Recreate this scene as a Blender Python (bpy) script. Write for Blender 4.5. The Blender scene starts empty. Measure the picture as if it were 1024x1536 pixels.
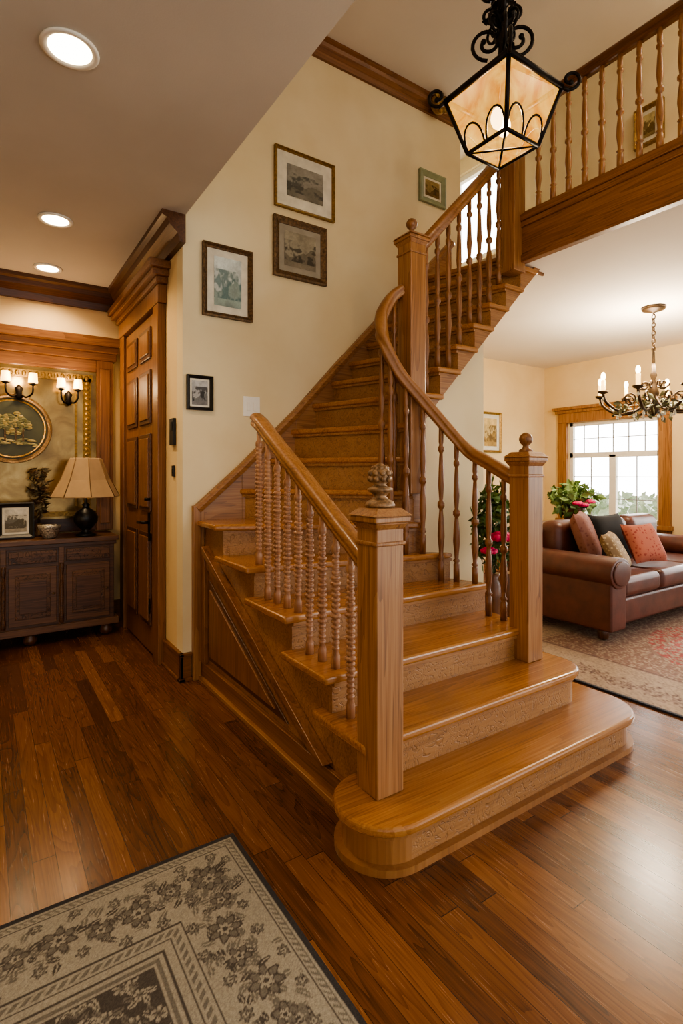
import bpy, math, random
import numpy as np
from mathutils import Vector, Matrix
random.seed(7); rng=np.random.RandomState(5)
pi=math.pi
def lin(h):
    h=h.lstrip('#'); o=[]
    for i in (0,2,4):
        c=int(h[i:i+2],16)/255; o.append(c/12.92 if c<=.04045 else ((c+.055)/1.055)**2.4)
    return (o[0],o[1],o[2],1)
# ------------------------------------------------------------ materials
class G:
    def __init__(s,name):
        s.m=bpy.data.materials.new(name); s.m.use_nodes=True; s.nt=s.m.node_tree
        s.b=s.nt.nodes['Principled BSDF']; s.out=s.nt.nodes['Material Output']
    def n(s,t,**k):
        a=s.nt.nodes.new(t)
        for q,v in k.items(): setattr(a,q,v)
        return a
    def L(s,a,b): s.nt.links.new(a,b)
    def put(s,inp,v):
        if isinstance(v,bpy.types.NodeSocket): s.L(v,inp)
        else: inp.default_value=v
    def math(s,op,a,b=None,c=None):
        x=s.n('ShaderNodeMath',operation=op); s.put(x.inputs[0],a)
        if b is not None: s.put(x.inputs[1],b)
        if c is not None: s.put(x.inputs[2],c)
        return x.outputs[0]
    def ramp(s,f,stops):
        r=s.n('ShaderNodeValToRGB'); e=r.color_ramp.elements
        while len(e)<len(stops): e.new(.5)
        for i,(p,c) in enumerate(stops):
            e[i].position=p; e[i].color=lin(c) if isinstance(c,str) else c
        s.put(r.inputs[0],f); return r.outputs[0]
    def mix(s,f,a,b,mode='MIX'):
        x=s.n('ShaderNodeMix',data_type='RGBA',blend_type=mode)
        s.put(x.inputs[0],f); s.put(x.inputs[6],a); s.put(x.inputs[7],b); return x.outputs[2]
    def coords(s,scale=(1,1,1),rot=(0,0,0)):
        t=s.n('ShaderNodeTexCoord'); m=s.n('ShaderNodeMapping')
        m.inputs['Scale'].default_value=scale; m.inputs['Rotation'].default_value=rot
        s.L(t.outputs['Object'],m.inputs[0]); return m.outputs[0]
    def noise(s,v,scale,detail=4,dist=0,rough=.55):
        x=s.n('ShaderNodeTexNoise'); s.L(v,x.inputs['Vector']); x.inputs['Scale'].default_value=scale
        x.inputs['Detail'].default_value=detail; x.inputs['Distortion'].default_value=dist; x.inputs['Roughness'].default_value=rough
        return x.outputs[0]
    def bump(s,h,st=.2,d=.01):
        x=s.n('ShaderNodeBump'); s.put(x.inputs['Height'],h); x.inputs['Strength'].default_value=st; x.inputs['Distance'].default_value=d
        s.L(x.outputs[0],s.b.inputs['Normal'])
    def set(s,rough=.5,metal=0,coat=0,spec=.5):
        s.b.inputs['Roughness'].default_value=rough; s.b.inputs['Metallic'].default_value=metal
        s.b.inputs['Coat Weight'].default_value=coat; s.b.inputs['Coat Roughness'].default_value=.15
        s.b.inputs['Specular IOR Level'].default_value=spec
def plain(name,c,rough=.5,metal=0,emit=None,es=0,var=.06,vs=12,bump=.05,coat=0):
    g=G(name); g.set(rough,metal,coat)
    v=g.coords(); n=g.noise(v,vs,5)
    col=lin(c); d=tuple(x*(1-var*3) for x in col[:3])+(1,); l=tuple(min(1,x*(1+var*2)) for x in col[:3])+(1,)
    g.L(g.ramp(n,[(.3,d),(.7,l)]),g.b.inputs['Base Color'])
    if bump: g.bump(n,bump,.01)
    if emit:
        g.b.inputs['Emission Color'].default_value=lin(emit); g.b.inputs['Emission Strength'].default_value=es
    return g.m
def wood(name,dark,mid,light,axis='Z',rough=.4,coat=.15,carve=0,sc=1.0,con=1.0):
    g=G(name); g.set(rough,0,coat)
    a={'X':0,'Y':1,'Z':2}[axis]
    s1=[10*sc]*3; s1[a]=.55*sc
    s2=[130*sc]*3; s2[a]=3*sc
    v1=g.coords(tuple(s1)); v2=g.coords(tuple(s2))
    n1=g.noise(v1,1.0,2,.7); w=g.math('FRACT',g.math('MULTIPLY',n1,10.0))
    w=g.math('POWER',w,2.0)
    n2=g.noise(v2,1.0,3,.2)
    f=g.math('SUBTRACT',g.math('MULTIPLY',n2,.75*con),g.math('MULTIPLY',w,.2*con))
    f=g.math('ADD',f,.19+.275*(1-con))
    f=g.math('ADD',f,g.math('MULTIPLY',g.math('SUBTRACT',n1,.5),.35))
    col=g.ramp(f,[(.15,dark),(.45,mid),(.8,light)])
    if carve:
        vc=g.coords((1,1,1)); vn=g.noise(vc,13,1,2.0)
        ln=g.math('MULTIPLY',g.math('ABSOLUTE',g.math('SUBTRACT',g.math('FRACT',g.math('MULTIPLY',vn,5.0)),.5)),2.0)
        msk=g.ramp(ln,[(.06,(0,0,0,1)),(.30,(1,1,1,1))])
        col=g.mix(g.math('MULTIPLY',g.math('SUBTRACT',1.0,msk),carve),col,lin(dark))
        g.bump(msk,.45,.004)
    else: g.bump(n2,.08,.003)
    g.L(col,g.b.inputs['Base Color'])
    return g.m
def floor_mat():
    g=G('oak_strip_floor'); g.set(.3,0,.12)
    t=g.n('ShaderNodeTexCoord'); sp=g.n('ShaderNodeSeparateXYZ'); g.L(t.outputs['Object'],sp.inputs[0])
    x,y=sp.outputs[0],sp.outputs[1]; W=.068; LN=1.3
    xr=g.math('DIVIDE',x,W); row=g.math('FLOOR',xr); fx=g.math('FRACT',xr)
    wn=g.n('ShaderNodeTexWhiteNoise',noise_dimensions='1D'); g.L(row,wn.inputs['W'])
    yr=g.math('ADD',g.math('DIVIDE',y,LN),g.math('MULTIPLY',wn.outputs[0],7.3)); seg=g.math('FLOOR',yr); fy=g.math('FRACT',yr)
    cb=g.n('ShaderNodeCombineXYZ'); g.L(row,cb.inputs[0]); g.L(seg,cb.inputs[1])
    w2=g.n('ShaderNodeTexWhiteNoise',noise_dimensions='3D'); g.L(cb.outputs[0],w2.inputs['Vector']); r2=w2.outputs[0]
    c2=g.n('ShaderNodeCombineXYZ'); g.L(g.math('MULTIPLY',x,14.0),c2.inputs[0]); g.L(g.math('MULTIPLY',y,1.3),c2.inputs[1]); g.L(g.math('MULTIPLY',r2,40.0),c2.inputs[2])
    n1=g.noise(c2.outputs[0],1.0,1,.6)
    w=g.math('POWER',g.math('FRACT',g.math('MULTIPLY',n1,11.0)),2.5)
    c3=g.n('ShaderNodeCombineXYZ'); g.L(g.math('MULTIPLY',x,200.0),c3.inputs[0]); g.L(g.math('MULTIPLY',y,6.0),c3.inputs[1]); g.L(g.math('MULTIPLY',r2,40.0),c3.inputs[2])
    n2=g.noise(c3.outputs[0],1.0,3,.2)
    f=g.math('SUBTRACT',g.math('MULTIPLY',n2,.42),g.math('MULTIPLY',w,.17)); f=g.math('ADD',f,g.math('MULTIPLY',r2,.38))
    col=g.ramp(f,[(.04,'#3c210f'),(.28,'#643c1e'),(.48,'#7c4f2a'),(.72,'#98683c')])
    ex=g.math('LESS_THAN',fx,.03); ey=g.math('LESS_THAN',fy,.0025); e=g.math('MAXIMUM',ex,ey)
    col=g.mix(g.math('MULTIPLY',e,.75),col,lin('#24120a'))
    g.L(col,g.b.inputs['Base Color'])
    g.bump(g.math('SUBTRACT',g.math('MULTIPLY',n2,.3),e),.12,.003)
    g.L(g.math('ADD',g.math('MULTIPLY',n2,.14),.18),g.b.inputs['Roughness'])
    return g.m
def plaster(name,a,b):
    g=G(name); g.set(.85,0,0,.2); v=g.coords(); n=g.noise(v,1.7,4,.3); n2=g.noise(v,140,2)
    g.L(g.ramp(n,[(.3,a),(.7,b)]),g.b.inputs['Base Color']); g.bump(n2,.12,.003); return g.m
def vcol(name,rough=.9,fuzz=.4,ns=350):
    g=G(name); g.set(rough,0,0,.2); a=g.n('ShaderNodeAttribute',attribute_name='Col')
    v=g.coords(); n=g.noise(v,ns,2)
    g.L(g.mix(fuzz,a.outputs['Color'],g.mix(1.0,a.outputs['Color'],g.ramp(n,[(.3,(.45,.45,.45,1)),(.7,(1.35,1.35,1.35,1))]),'MULTIPLY')),g.b.inputs['Base Color'])
    g.bump(n,.3,.004); return g.m
def glass_glow(name,c,c2,st,tr):
    g=G(name); e=g.n('ShaderNodeEmission'); t=g.n('ShaderNodeBsdfTransparent'); m=g.n('ShaderNodeMixShader'); 
    v=g.coords(); n=g.noise(v,7,5,1.5)
    g.L(g.ramp(n,[(.35,lin(c)),(.7,lin(c2))]),e.inputs[0]); e.inputs[1].default_value=st
    m.inputs[0].default_value=tr; g.L(e.outputs[0],m.inputs[1]); g.L(t.outputs[0],m.inputs[2]); g.L(m.outputs[0],g.out.inputs[0]); return g.m

M={}
for ax in 'XYZ':
    M['oak'+ax]=wood('oak_'+ax,'#5a381c','#8e6036','#aa7e50',ax)
    M['oakd'+ax]=wood('oak_dark_'+ax,'#2c180a','#51301a','#6c4628',ax)
    M['oakm'+ax]=wood('oak_medium_'+ax,'#472a13','#774b25','#92653a',ax)
    M['oakr'+ax]=wood('oak_red_'+ax,'#603c22','#96694a','#b48a66',ax)
M['tread']=wood('oak_tread','#6a421c','#986430','#b2804a','X',.27,.3,con=.85)
M['riser']=wood('oak_riser_carved','#5a3a1e','#966a3e','#b08658','X',.45,.05,carve=.38,con=.6)
M['bull']=wood('oak_bullnose_bent','#5a381c','#8c5e34','#a4784a','Z',.36,.15,con=.45,sc=.5)
M['floor']=floor_mat()
M['wall']=plaster('cream_plaster','#dccaa2','#e6d8b6')
M['wall2']=plaster('warm_plaster','#dcc08e','#e6cea0')
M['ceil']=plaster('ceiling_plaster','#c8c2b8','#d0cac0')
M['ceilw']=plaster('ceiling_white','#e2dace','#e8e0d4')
M['iron']=plain('wrought_iron','#1c1511',.45,.7)
M['bronze']=plain('antique_bronze','#6a5236',.42,.6,var=.2,vs=60,bump=.4)
M['gold']=plain('gold_gilt','#94743c',.38,.6,var=.15,vs=60,bump=.3)
M['white']=plain('white_plastic','#ece8de',.4,0,var=.01)
M['black']=plain('black_plastic','#141210',.4)
M['glass_w']=plain('off_white_mat','#d8d2c0',.6)
M['leather']=plain('brown_leather','#5a3024',.42,0,var=.12,vs=8,bump=.2,coat=.1)
M['bulb']=plain('bulb_glow','#ffe9c0',.5,0,'#ffd9a0',14,bump=0)
M['down']=plain('downlight_lens','#fff4e0',.5,0,'#ffe2b4',12,bump=0)
M['candle']=plain('candle_shade','#f5dca8',.5,0,'#ffc878',3.5,bump=0)
M['leaf']=plain('leaf_green','#64803c',.55,var=.2,vs=25)
M['leafd']=plain('leaf_dark','#42582a',.55,var=.2,vs=25)
M['pink']=plain('petal_pink','#d82468',.6,var=.12,vs=40)
M['vase']=plain('brown_ceramic','#6a4426',.3,var=.15)
M['lampglass']=glass_glow('amber_lantern_glass','#d8801e','#ffc860',1.35,.25)
# ------------------------------------------------------------ mesh builder
class MB:
    def __init__(s): s.v=[];s.f=[];s.m=[];s.s=[];s.T=Matrix.Identity(4)
    def add(s,vs,fs,m=0,sm=False):
        o=len(s.v); s.v+= [tuple(s.T@Vector(p)) for p in vs]
        for i,f in enumerate(fs):
            s.f.append([o+k for k in f]); s.m.append(m[i] if isinstance(m,(list,tuple)) else m); s.s.append(sm)
    def box(s,x0,x1,y0,y1,z0,z1,m=0):
        s.add([(x0,y0,z0),(x1,y0,z0),(x1,y1,z0),(x0,y1,z0),(x0,y0,z1),(x1,y0,z1),(x1,y1,z1),(x0,y1,z1)],
              [(0,3,2,1),(4,5,6,7),(0,1,5,4),(1,2,6,5),(2,3,7,6),(3,0,4,7)],m)
    def prism(s,poly,z0,z1,m=0,side=None):
        n=len(poly); a=z0 if isinstance(z0,(list,tuple)) else [z0]*n; b=z1 if isinstance(z1,(list,tuple)) else [z1]*n
        vs=[(p[0],p[1],a[i]) for i,p in enumerate(poly)]+[(p[0],p[1],b[i]) for i,p in enumerate(poly)]
        fs=[list(range(n))[::-1],list(range(n,2*n))]+[(i,(i+1)%n,n+(i+1)%n,n+i) for i in range(n)]
        s.add(vs,fs,[m,m]+(side if side else [m]*n))
    def frus(s,cx,cy,w0,w1,z0,z1,m=0):
        a,b=w0/2,w1/2
        s.add([(cx-a,cy-a,z0),(cx+a,cy-a,z0),(cx+a,cy+a,z0),(cx-a,cy+a,z0),(cx-b,cy-b,z1),(cx+b,cy-b,z1),(cx+b,cy+b,z1),(cx-b,cy+b,z1)],
              [(0,3,2,1),(4,5,6,7),(0,1,5,4),(1,2,6,5),(2,3,7,6),(3,0,4,7)],m)
    def lathe(s,prof,c=(0,0,0),seg=14,m=0,sm=True):
        vs=[];fs=[];n=len(prof)
        for r,z in prof:
            for j in range(seg):
                t=2*pi*j/seg; vs.append((c[0]+r*math.cos(t),c[1]+r*math.sin(t),c[2]+z))
        for i in range(n-1):
            for j in range(seg): k=(j+1)%seg; fs.append((i*seg+j,i*seg+k,(i+1)*seg+k,(i+1)*seg+j))
        fs.append(list(range(seg))[::-1]); fs.append([(n-1)*seg+j for j in range(seg)])
        s.add(vs,fs,m,sm)
    def sweep(s,path,prof,m=0,sm=True,up=(0,0,1),closed=False):
        P=[Vector(p) for p in path]; n=len(P); k=len(prof); vs=[];fs=[]; U=Vector(up)
        for i,p in enumerate(P):
            if closed: t=P[(i+1)%n]-P[i-1]
            else: t=(P[min(i+1,n-1)]-P[max(i-1,0)])
            t.normalize(); sd=t.cross(U)
            if sd.length<1e-3: sd=t.cross(Vector((0.3,1,0)))
            sd.normalize(); uu=sd.cross(t)
            for a,b in prof: vs.append(tuple(p+sd*a+uu*b))
        R=n if closed else n-1
        for i in range(R):
            for j in range(k): q=(j+1)%k; i2=(i+1)%n; fs.append((i*k+j,i*k+q,i2*k+q,i2*k+j))
        if not closed: fs.append(list(range(k))[::-1]); fs.append([(n-1)*k+j for j in range(k)])
        s.add(vs,fs,m,sm)
    def tube(s,path,r,m=0,seg=8,closed=False,up=(0,0,1)):
        s.sweep(path,[(r*math.cos(2*pi*j/seg),r*math.sin(2*pi*j/seg)) for j in range(seg)],m,True,up,closed)
    def ell(s,c,r,m=0,seg=14,rings=8,pw=1.0):
        vs=[];fs=[]
        for i in range(rings+1):
            ph=-pi/2+pi*i/rings
            for j in range(seg):
                t=2*pi*j/seg
                f=lambda q:math.copysign(abs(q)**pw,q)
                vs.append((c[0]+r[0]*f(math.cos(ph))*f(math.cos(t)),c[1]+r[1]*f(math.cos(ph))*f(math.sin(t)),c[2]+r[2]*f(math.sin(ph))))
        for i in range(rings):
            for j in range(seg): k=(j+1)%seg; fs.append((i*seg+j,i*seg+k,(i+1)*seg+k,(i+1)*seg+j))
        s.add(vs,fs,m,True)
    def leaves(s,c,r,n,size,m=0):
        for _ in range(n):
            while True:
                p=Vector([random.uniform(-1,1) for _ in range(3)])
                if p.length<1: break
            p=Vector((c[0]+p.x*r[0],c[1]+p.y*r[1],c[2]+p.z*r[2]))
            a=Vector([random.gauss(0,1) for _ in range(3)]).normalized(); b=a.cross(Vector([random.gauss(0,1) for _ in range(3)])).normalized(); nn=a.cross(b)
            L=size*random.uniform(.6,1.3); w=L*.28
            s.add([p,p+a*L*.5+b*w,p+a*L,p+a*L*.5-b*w,p+a*L*.5+nn*L*.08],[(0,1,4),(1,2,4),(2,3,4),(3,0,4)],m if not isinstance(m,(list,tuple)) else random.choice(m))
    def build(s,name,mats,parent=None,bevel=0,seg=2,smooth=False):
        me=bpy.data.meshes.new(name); me.from_pydata(s.v,[],s.f); 
        for q in mats: me.materials.append(M[q] if isinstance(q,str) else q)
        me.polygons.foreach_set('material_index',s.m); me.polygons.foreach_set('use_smooth',[True]*len(s.f) if smooth else s.s); me.update()
        import bmesh
        bm=bmesh.new(); bm.from_mesh(me); bmesh.ops.recalc_face_normals(bm,faces=bm.faces); bm.to_mesh(me); bm.free()
        o=bpy.data.objects.new(name,me); bpy.context.scene.collection.objects.link(o)
        if parent: o.parent=parent
        if bevel:
            b=o.modifiers.new('bevel','BEVEL'); b.width=bevel; b.segments=seg; b.limit_method='ANGLE'; b.angle_limit=math.radians(35)
            if smooth:
                w_=o.modifiers.new('wn','WEIGHTED_NORMAL'); w_.keep_sharp=False
        return o
def empty(name,loc=(0,0,0)):
    e=bpy.data.objects.new(name,None); bpy.context.scene.collection.objects.link(e); e.empty_display_size=.1; return e
def smooth_path(P,n=8):
    P=[Vector(p) for p in P]; out=[]
    for i in range(len(P)-1):
        a=P[max(i-1,0)];b=P[i];c=P[i+1];d=P[min(i+2,len(P)-1)]
        for j in range(n):
            t=j/n; out.append(.5*((2*b)+(c-a)*t+(2*a-5*b+4*c-d)*t*t+(3*b-a-3*c+d)*t**3))
    out.append(P[-1]); return out
RAIL=[(-.026,-.034),(.026,-.034),(.028,-.02),(.022,-.012),(.036,.0),(.038,.012),(.030,.026),(.014,.033),(-.014,.033),(-.030,.026),(-.038,.012),(-.036,0),(-.022,-.012),(-.028,-.02)]
# ------------------------------------------------------------ room shell
def one(name,boxes,mat,bevel=0):
    b=MB()
    for q in boxes: b.box(*q)
    return b.build(name,[mat],bevel=bevel)
one('floor',[(-3.2,6.7,-2.6,5.0,-.1,0)],'floor')
one('wall_picture',[(1.02,3.43,3.25,3.37,0,4.35)],'wall')
one('wall_door',[(1.02,1.14,3.37,4.95,0,2.95)],'wall2')
one('wall_sideboard',[(-3.2,1.14,4.95,5.07,0,2.95)],'wall2')
one('wall_left',[(-3.32,-3.2,-2.6,5.07,0,2.95)],'wall2')
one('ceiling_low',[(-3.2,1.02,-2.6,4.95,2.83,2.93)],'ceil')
one('wall_bulkhead',[(.92,1.02,-2.6,3.37,2.93,4.35)],'wall')
one('ceiling_high',[(.92,4.02,-2.6,4.77,4.35,4.45)],'ceilw')
one('wall_hall_side',[(3.31,3.43,3.37,4.65,0,4.35)],'wall')
one('wall_living_back',[(3.31,6.72,4.65,4.77,0,2.75)],'wall2')
one('wall_hall_end',[(3.31,4.02,4.65,4.77,3.04,4.35)],'wall')
def wallx(name,x0,x1,y0,y1,z0,z1,ops,mat):
    b=MB(); y=y0
    for (a,c,d,e) in sorted(ops):
        b.box(x0,x1,y,a,z0,z1); b.box(x0,x1,a,c,z0,d); b.box(x0,x1,a,c,e,z1); y=c
    b.box(x0,x1,y,y1,z0,z1); return b.build(name,[mat])
WIN=[(3.1,4.28,.66,1.95),(1.35,2.65,.3,1.95),(-.4,.9,.3,1.95),(-2.2,-.9,.3,1.95)]
wallx('wall_living_window',6.6,6.72,-2.6,4.65,0,2.75,WIN,'wall2')
wallx('wall_upper_hall',3.9,4.02,-2.6,4.65,3.04,4.35,[(3.1,3.8,3.3,4.2)],'wall')
b=MB(); b.prism([(3.12,-2.6),(6.72,-2.6),(6.72,4.77),(3.43,4.77),(3.43,2.43),(3.12,2.43)],2.75,3.04); b.build('ceiling_living',['ceilw'])
mun=plain('grey_muntin','#8a8a86',.6)
for i,(a,c,d,e) in enumerate(WIN+[(3.1,3.8,3.3,4.2)]):
    up=i==4; xf=3.9 if up else 6.6
    b=MB(); w=.05
    x0,x1=xf+.03,xf+.08
    b.box(x0,x1,a,c,d,d+w,1);b.box(x0,x1,a,c,e-w,e,1);b.box(x0,x1,a,a+w,d,e,1);b.box(x0,x1,c-w,c,d,e,1)
    if not up:
        zt=d+(e-d)*.66; b.box(x0,x1,a,c,zt-.035,zt+.035,1); m=(a+c)/2; b.box(x0,x1,m-.045,m+.045,d,zt,1)
        for k in range(1,6):
            y=a+(c-a)*k/6; b.box(x0+.015,x1-.015,y-.005,y+.005,zt,e,2)
        b.box(x0+.015,x1-.015,a,c,(zt+e)/2-.005,(zt+e)/2+.005,2)
        for k in (1,2):
            z=d+(zt-d)*k/3; b.box(x0+.015,x1-.015,a,c,z-.005,z+.005,2)
        for k in (.25,.75):
            y=a+(c-a)*k; b.box(x0+.015,x1-.015,y-.005,y+.005,d,zt,2)
        t=.13
        b.box(6.555,6.6,a-t,a,.0 if i else d-.12,e,0); b.box(6.555,6.6,c,c+t,d-.12,e,0)
        b.box(6.55,6.6,a-t,c+t,e,e+.13,0); b.box(6.53,6.6,a-t-.03,c+t+.03,e+.13,e+.17,0); b.box(6.5,6.6,a-t-.06,c+t+.06,e+.17,e+.21,0)
        b.box(6.52,6.6,a-t-.02,c+t+.02,d-.05,d,0); b.box(6.57,6.6,a-t,c+t,d-.16,d-.05,0)
    b.build('window_%d'%(i+1),['oakZ','white',mun],bevel=.004)
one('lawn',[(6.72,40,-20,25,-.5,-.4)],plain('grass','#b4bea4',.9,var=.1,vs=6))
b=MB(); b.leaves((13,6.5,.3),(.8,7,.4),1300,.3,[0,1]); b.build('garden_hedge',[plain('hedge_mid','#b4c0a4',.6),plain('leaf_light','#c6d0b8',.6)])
def crown(name,p0,p1,h,d,mat,parent=None):
    b=MB(); prof=[(0,0),(d,0),(d,-h*.18),(d*.8,-h*.25),(d*.7,-h*.45),(d*.35,-h*.7),(d*.3,-h*.85),(.25*d,-h),(0,-h)]
    b.sweep([p0,p1],prof,0,False); return b.build(name,[mat])
crown('trim_crown_picture',(1.02,3.25,4.35),(3.43,3.25,4.35),.12,.08,'oakmX')
crown('trim_crown_sideboard',(-3.2,4.95,2.83),(1.02,4.95,2.83),.17,.14,'oakdX')
crown('trim_crown_door',(1.02,4.95,2.83),(1.02,3.19,2.83),.17,.14,'oakdY')
def base(name,boxes,mat):
    b=MB()
    for (x0,x1,y0,y1) in boxes: b.box(x0,x1,y0,y1,0,.15); b.box(x0-.004,x1+.004,y0-.004,y1+.004,.15,.17); b.box(x0-.01,x1+.01,y0-.01,y1+.01,0,.02)
    return b.build(name,[mat],bevel=.004)
base('baseboard_picture',[(1.0,1.07,3.23,3.25)],'oakmX')
base('baseboard_door',[(1.0,1.02,3.23,3.59),(1.0,1.02,4.79,4.93)],'oakmY')
base('baseboard_sideboard',[(-3.2,1.0,4.93,4.95)],'oakmX')
base('baseboard_living',[(3.43,6.6,4.63,4.65)],'oakX')
base('baseboard_window',[(6.58,6.6,-2.6,4.63)],'oakY')
# ------------------------------------------------------------ staircase
ST=empty('staircase')
Z=[0]+[.16*k for k in range(1,6)]+[.98,1.17,1.37,1.57,1.76,1.93,2.09,2.25,2.41,2.57,2.73,2.885,3.04]
XL=1.10; YW=3.25; YN=2.40
O={2:(XL,1.49),3:(XL,1.77),4:(XL,2.10),5:(XL,2.50),6:(XL,2.92),7:(1.40,YW),8:(1.60,YW),9:(1.78,YW)}
I={2:(2.49,1.49),3:(2.40,1.77),4:(2.42,2.10),5:(2.33,2.29),6:(2.19,2.36),7:(2.13,2.39),8:(2.115,2.395),9:(2.10,2.40)}
for k in range(10,19):
    O[k]=(1.95+.155*(k-10),YW); I[k]=(2.2+.1555*(k-10),YN)
tb=MB(); rb=MB(); polys=[]
def arc(cx,cy,r,a0,a1,n=10): return [(cx+r*math.cos(math.radians(a0+(a1-a0)*i/n)),cy+r*math.sin(math.radians(a0+(a1-a0)*i/n))) for i in range(n+1)]
def t1(o): return arc(1.15,1.445,.175+o,90,270,20)+arc(2.42,1.47,.2+o,-90,0,14)+[(2.62+o,1.78),(1.22,1.78),(1.22,1.60)]
def t2(o): return [(XL if o>=0 else 1.165,1.49-o)]+arc(2.34,1.64,.15+o,-90,0)+[(2.49+o,1.93),(2.4,1.93),(XL if o>=0 else 1.165,1.85)]
TH=.036
na=len(t1(0)); rm=[]; p1=t1(-.03)
for i in range(na): rm.append(1 if (p1[(i+1)%na][0]-p1[i][0])>.5 else 2)
tb.prism(t1(0),Z[1]-TH,Z[1]); rb.prism(p1,.0,Z[1]-TH,0,rm); rb.prism(t1(-.004),0,.024,2); rb.prism(t1(-.02),Z[1]-TH-.016,Z[1]-TH,2)
tb.prism(t2(.0),Z[2]-TH,Z[2]); rb.prism(t2(-.03),Z[1],Z[2]-TH,1); rb.prism(t2(-.02),Z[2]-TH-.016,Z[2]-TH-.0005,2)
rb.box(1.15,1.30,1.535,1.769,0,Z[2]-TH-.001,0)
polys.append((t1(0),Z[1])); polys.append((t2(0),Z[2]))
for k in range(3,18):
    o0,o1,i0,i1=Vector(O[k]),Vector(O[k+1]),Vector(I[k]),Vector(I[k+1])
    d=(i0-o0).normalized(); nrm=Vector((d.y,-d.x))
    fo,fi=o0+nrm*.028,i0+nrm*.028
    if k>=7: fo.y=min(fo.y,YW)
    bo,bi=o1,i1
    ex=(bi-bo).normalized(); back=Vector((-ex.y,ex.x))*.02
    bo2,bi2=bo+back,bi+back
    if k>=6: bo2.y=min(YW,bo2.y)
    if k<=5: poly=[tuple(fo),tuple(fi),tuple(bi2),(XL,bo2.y)]
    elif k==6: poly=[tuple(fo),tuple(fi),tuple(bi2),tuple(bo2),(XL,YW)]
    else: poly=[tuple(fo),tuple(fi),tuple(bi2),tuple(bo2)]
    if k>=10:
        poly[1]=(poly[1][0],YN-.02); poly[2]=(poly[2][0],YN-.02)
    tb.prism(poly,Z[k]-TH,Z[k]); polys.append((poly,Z[k]))
    bx=1.15
    if k<=6:
        body=[(bx,o0.y),tuple(i0),tuple(i1)]+([(1.4,YW),(bx,YW)] if k==6 else [(bx,o1.y)])
        rb.prism(body,0,Z[k]-TH,0,[1]+[0]*(len(body)-1))
    elif k<=9:
        body=[tuple(o0),tuple(i0),tuple(i1),tuple(o1)]; rb.prism(body,0,Z[k]-TH,0,[1,0,0,0])
    else:
        body=[tuple(o0),tuple(i0),tuple(i1),tuple(o1)]; q=.20
        rb.prism(body,[Z[k]-q,Z[k]-q,Z[min(k+1,18)]-q,Z[min(k+1,18)]-q],Z[k]-TH,0,[1,0,0,0])
    a=o0 if k>=7 else Vector((bx,o0.y)); rb.sweep([(a.x+nrm.x*.008,a.y+nrm.y*.008,Z[k]-TH-.008),(i0.x+nrm.x*.008,i0.y+nrm.y*.008,Z[k]-TH-.008)],[(-.008,-.008),(.008,-.008),(.008,.008),(-.008,.008)],0,False)
tb.build('treads',['tread'],ST,.012,3); rb.build('risers',['oakX','riser','bull'],ST)
def zat(x,y):
    z=0
    for poly,zz in polys:
        c=False;n=len(poly)
        for i in range(n):
            x1,y1=poly[i];x2,y2=poly[i-1]
            if (y1>y)!=(y2>y) and x<(x2-x1)*(y-y1)/(y2-y1)+x1: c=not c
        if c: z=max(z,zz)
    return z
b=MB()
def yzpoly(P,x0,x1,m=0):
    n=len(P); vs=[(x0,p[0],p[1]) for p in P]+[(x1,p[0],p[1]) for p in P]
    b.add(vs,[list(range(n))[::-1],list(range(n,2*n))]+[(i,(i+1)%n,n+(i+1)%n,n+i) for i in range(n)],m)
b.box(1.125,1.149,1.62,3.25,0,.11,1); b.box(1.105,1.149,1.62,3.25,0,.025,3)
b.box(1.12,1.149,3.15,3.25,.11,.80,0)
yzpoly([(1.80,.11),(1.92,.11),(3.15,.70),(3.15,.80),(3.10,.80)],1.128,1.149,0)
yzpoly([(1.76,.13),(1.79,.11),(3.15,.79),(3.15,.83)],1.100,1.149,1)
yzpoly([(2.12,.14),(3.12,.14),(3.12,.62)],1.14,1.148,2)
yzpoly([(2.24,.17),(3.09,.17),(3.09,.57)],1.13,1.147,0)
b.build('side_panelling',['oakmZ','oakmY','oakdY','oakY'],ST,.003)
b=MB()
sk=[(1.1,1.05),(1.4,1.31),(1.8,1.69),(2.12,2.03),(2.62,2.54),(3.3,3.22)]
for i in range(len(sk)-1):
    (xa,za),(xb,zb)=sk[i],sk[i+1]
    lo=.35
    P=[(xa,za),(xb,zb),(xb,zb-lo),(xa,za-lo)]
    b.add([(p[0],3.225,p[1]) for p in P]+[(p[0],3.249,p[1]) for p in P],[(0,1,2,3),(7,6,5,4),(0,4,5,1),(1,5,6,2),(2,6,7,3),(3,7,4,0)],0)
b.sweep([(x,3.225,z) for x,z in sk],[(-.025,-.03),(.02,-.03),(.03,0),(.02,.022),(-.025,.022)],0,False)
b.box(1.085,1.145,3.215,3.249,0,1.05,1); b.box(1.075,1.12,3.205,3.249,0,1.07,1)
b.build('wall_skirt',['oakX','oakZ'],ST,.003)
b=MB(); P=[(2.1,0),(2.83,0),(2.83,2.20),(2.36,1.74),(2.2,1.57),(2.1,1.5)]
n=len(P); b.add([(p[0],2.47,p[1]) for p in P]+[(p[0],2.57,p[1]) for p in P],[list(range(n)),list(range(2*n-1,n-1,-1))]+[(i,(i+1)%n,n+(i+1)%n,n+i) for i in range(n)])
b.box(2.73,2.829,2.57,3.25,0,2.0)
b.build('wall_understair',['wall'])
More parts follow.
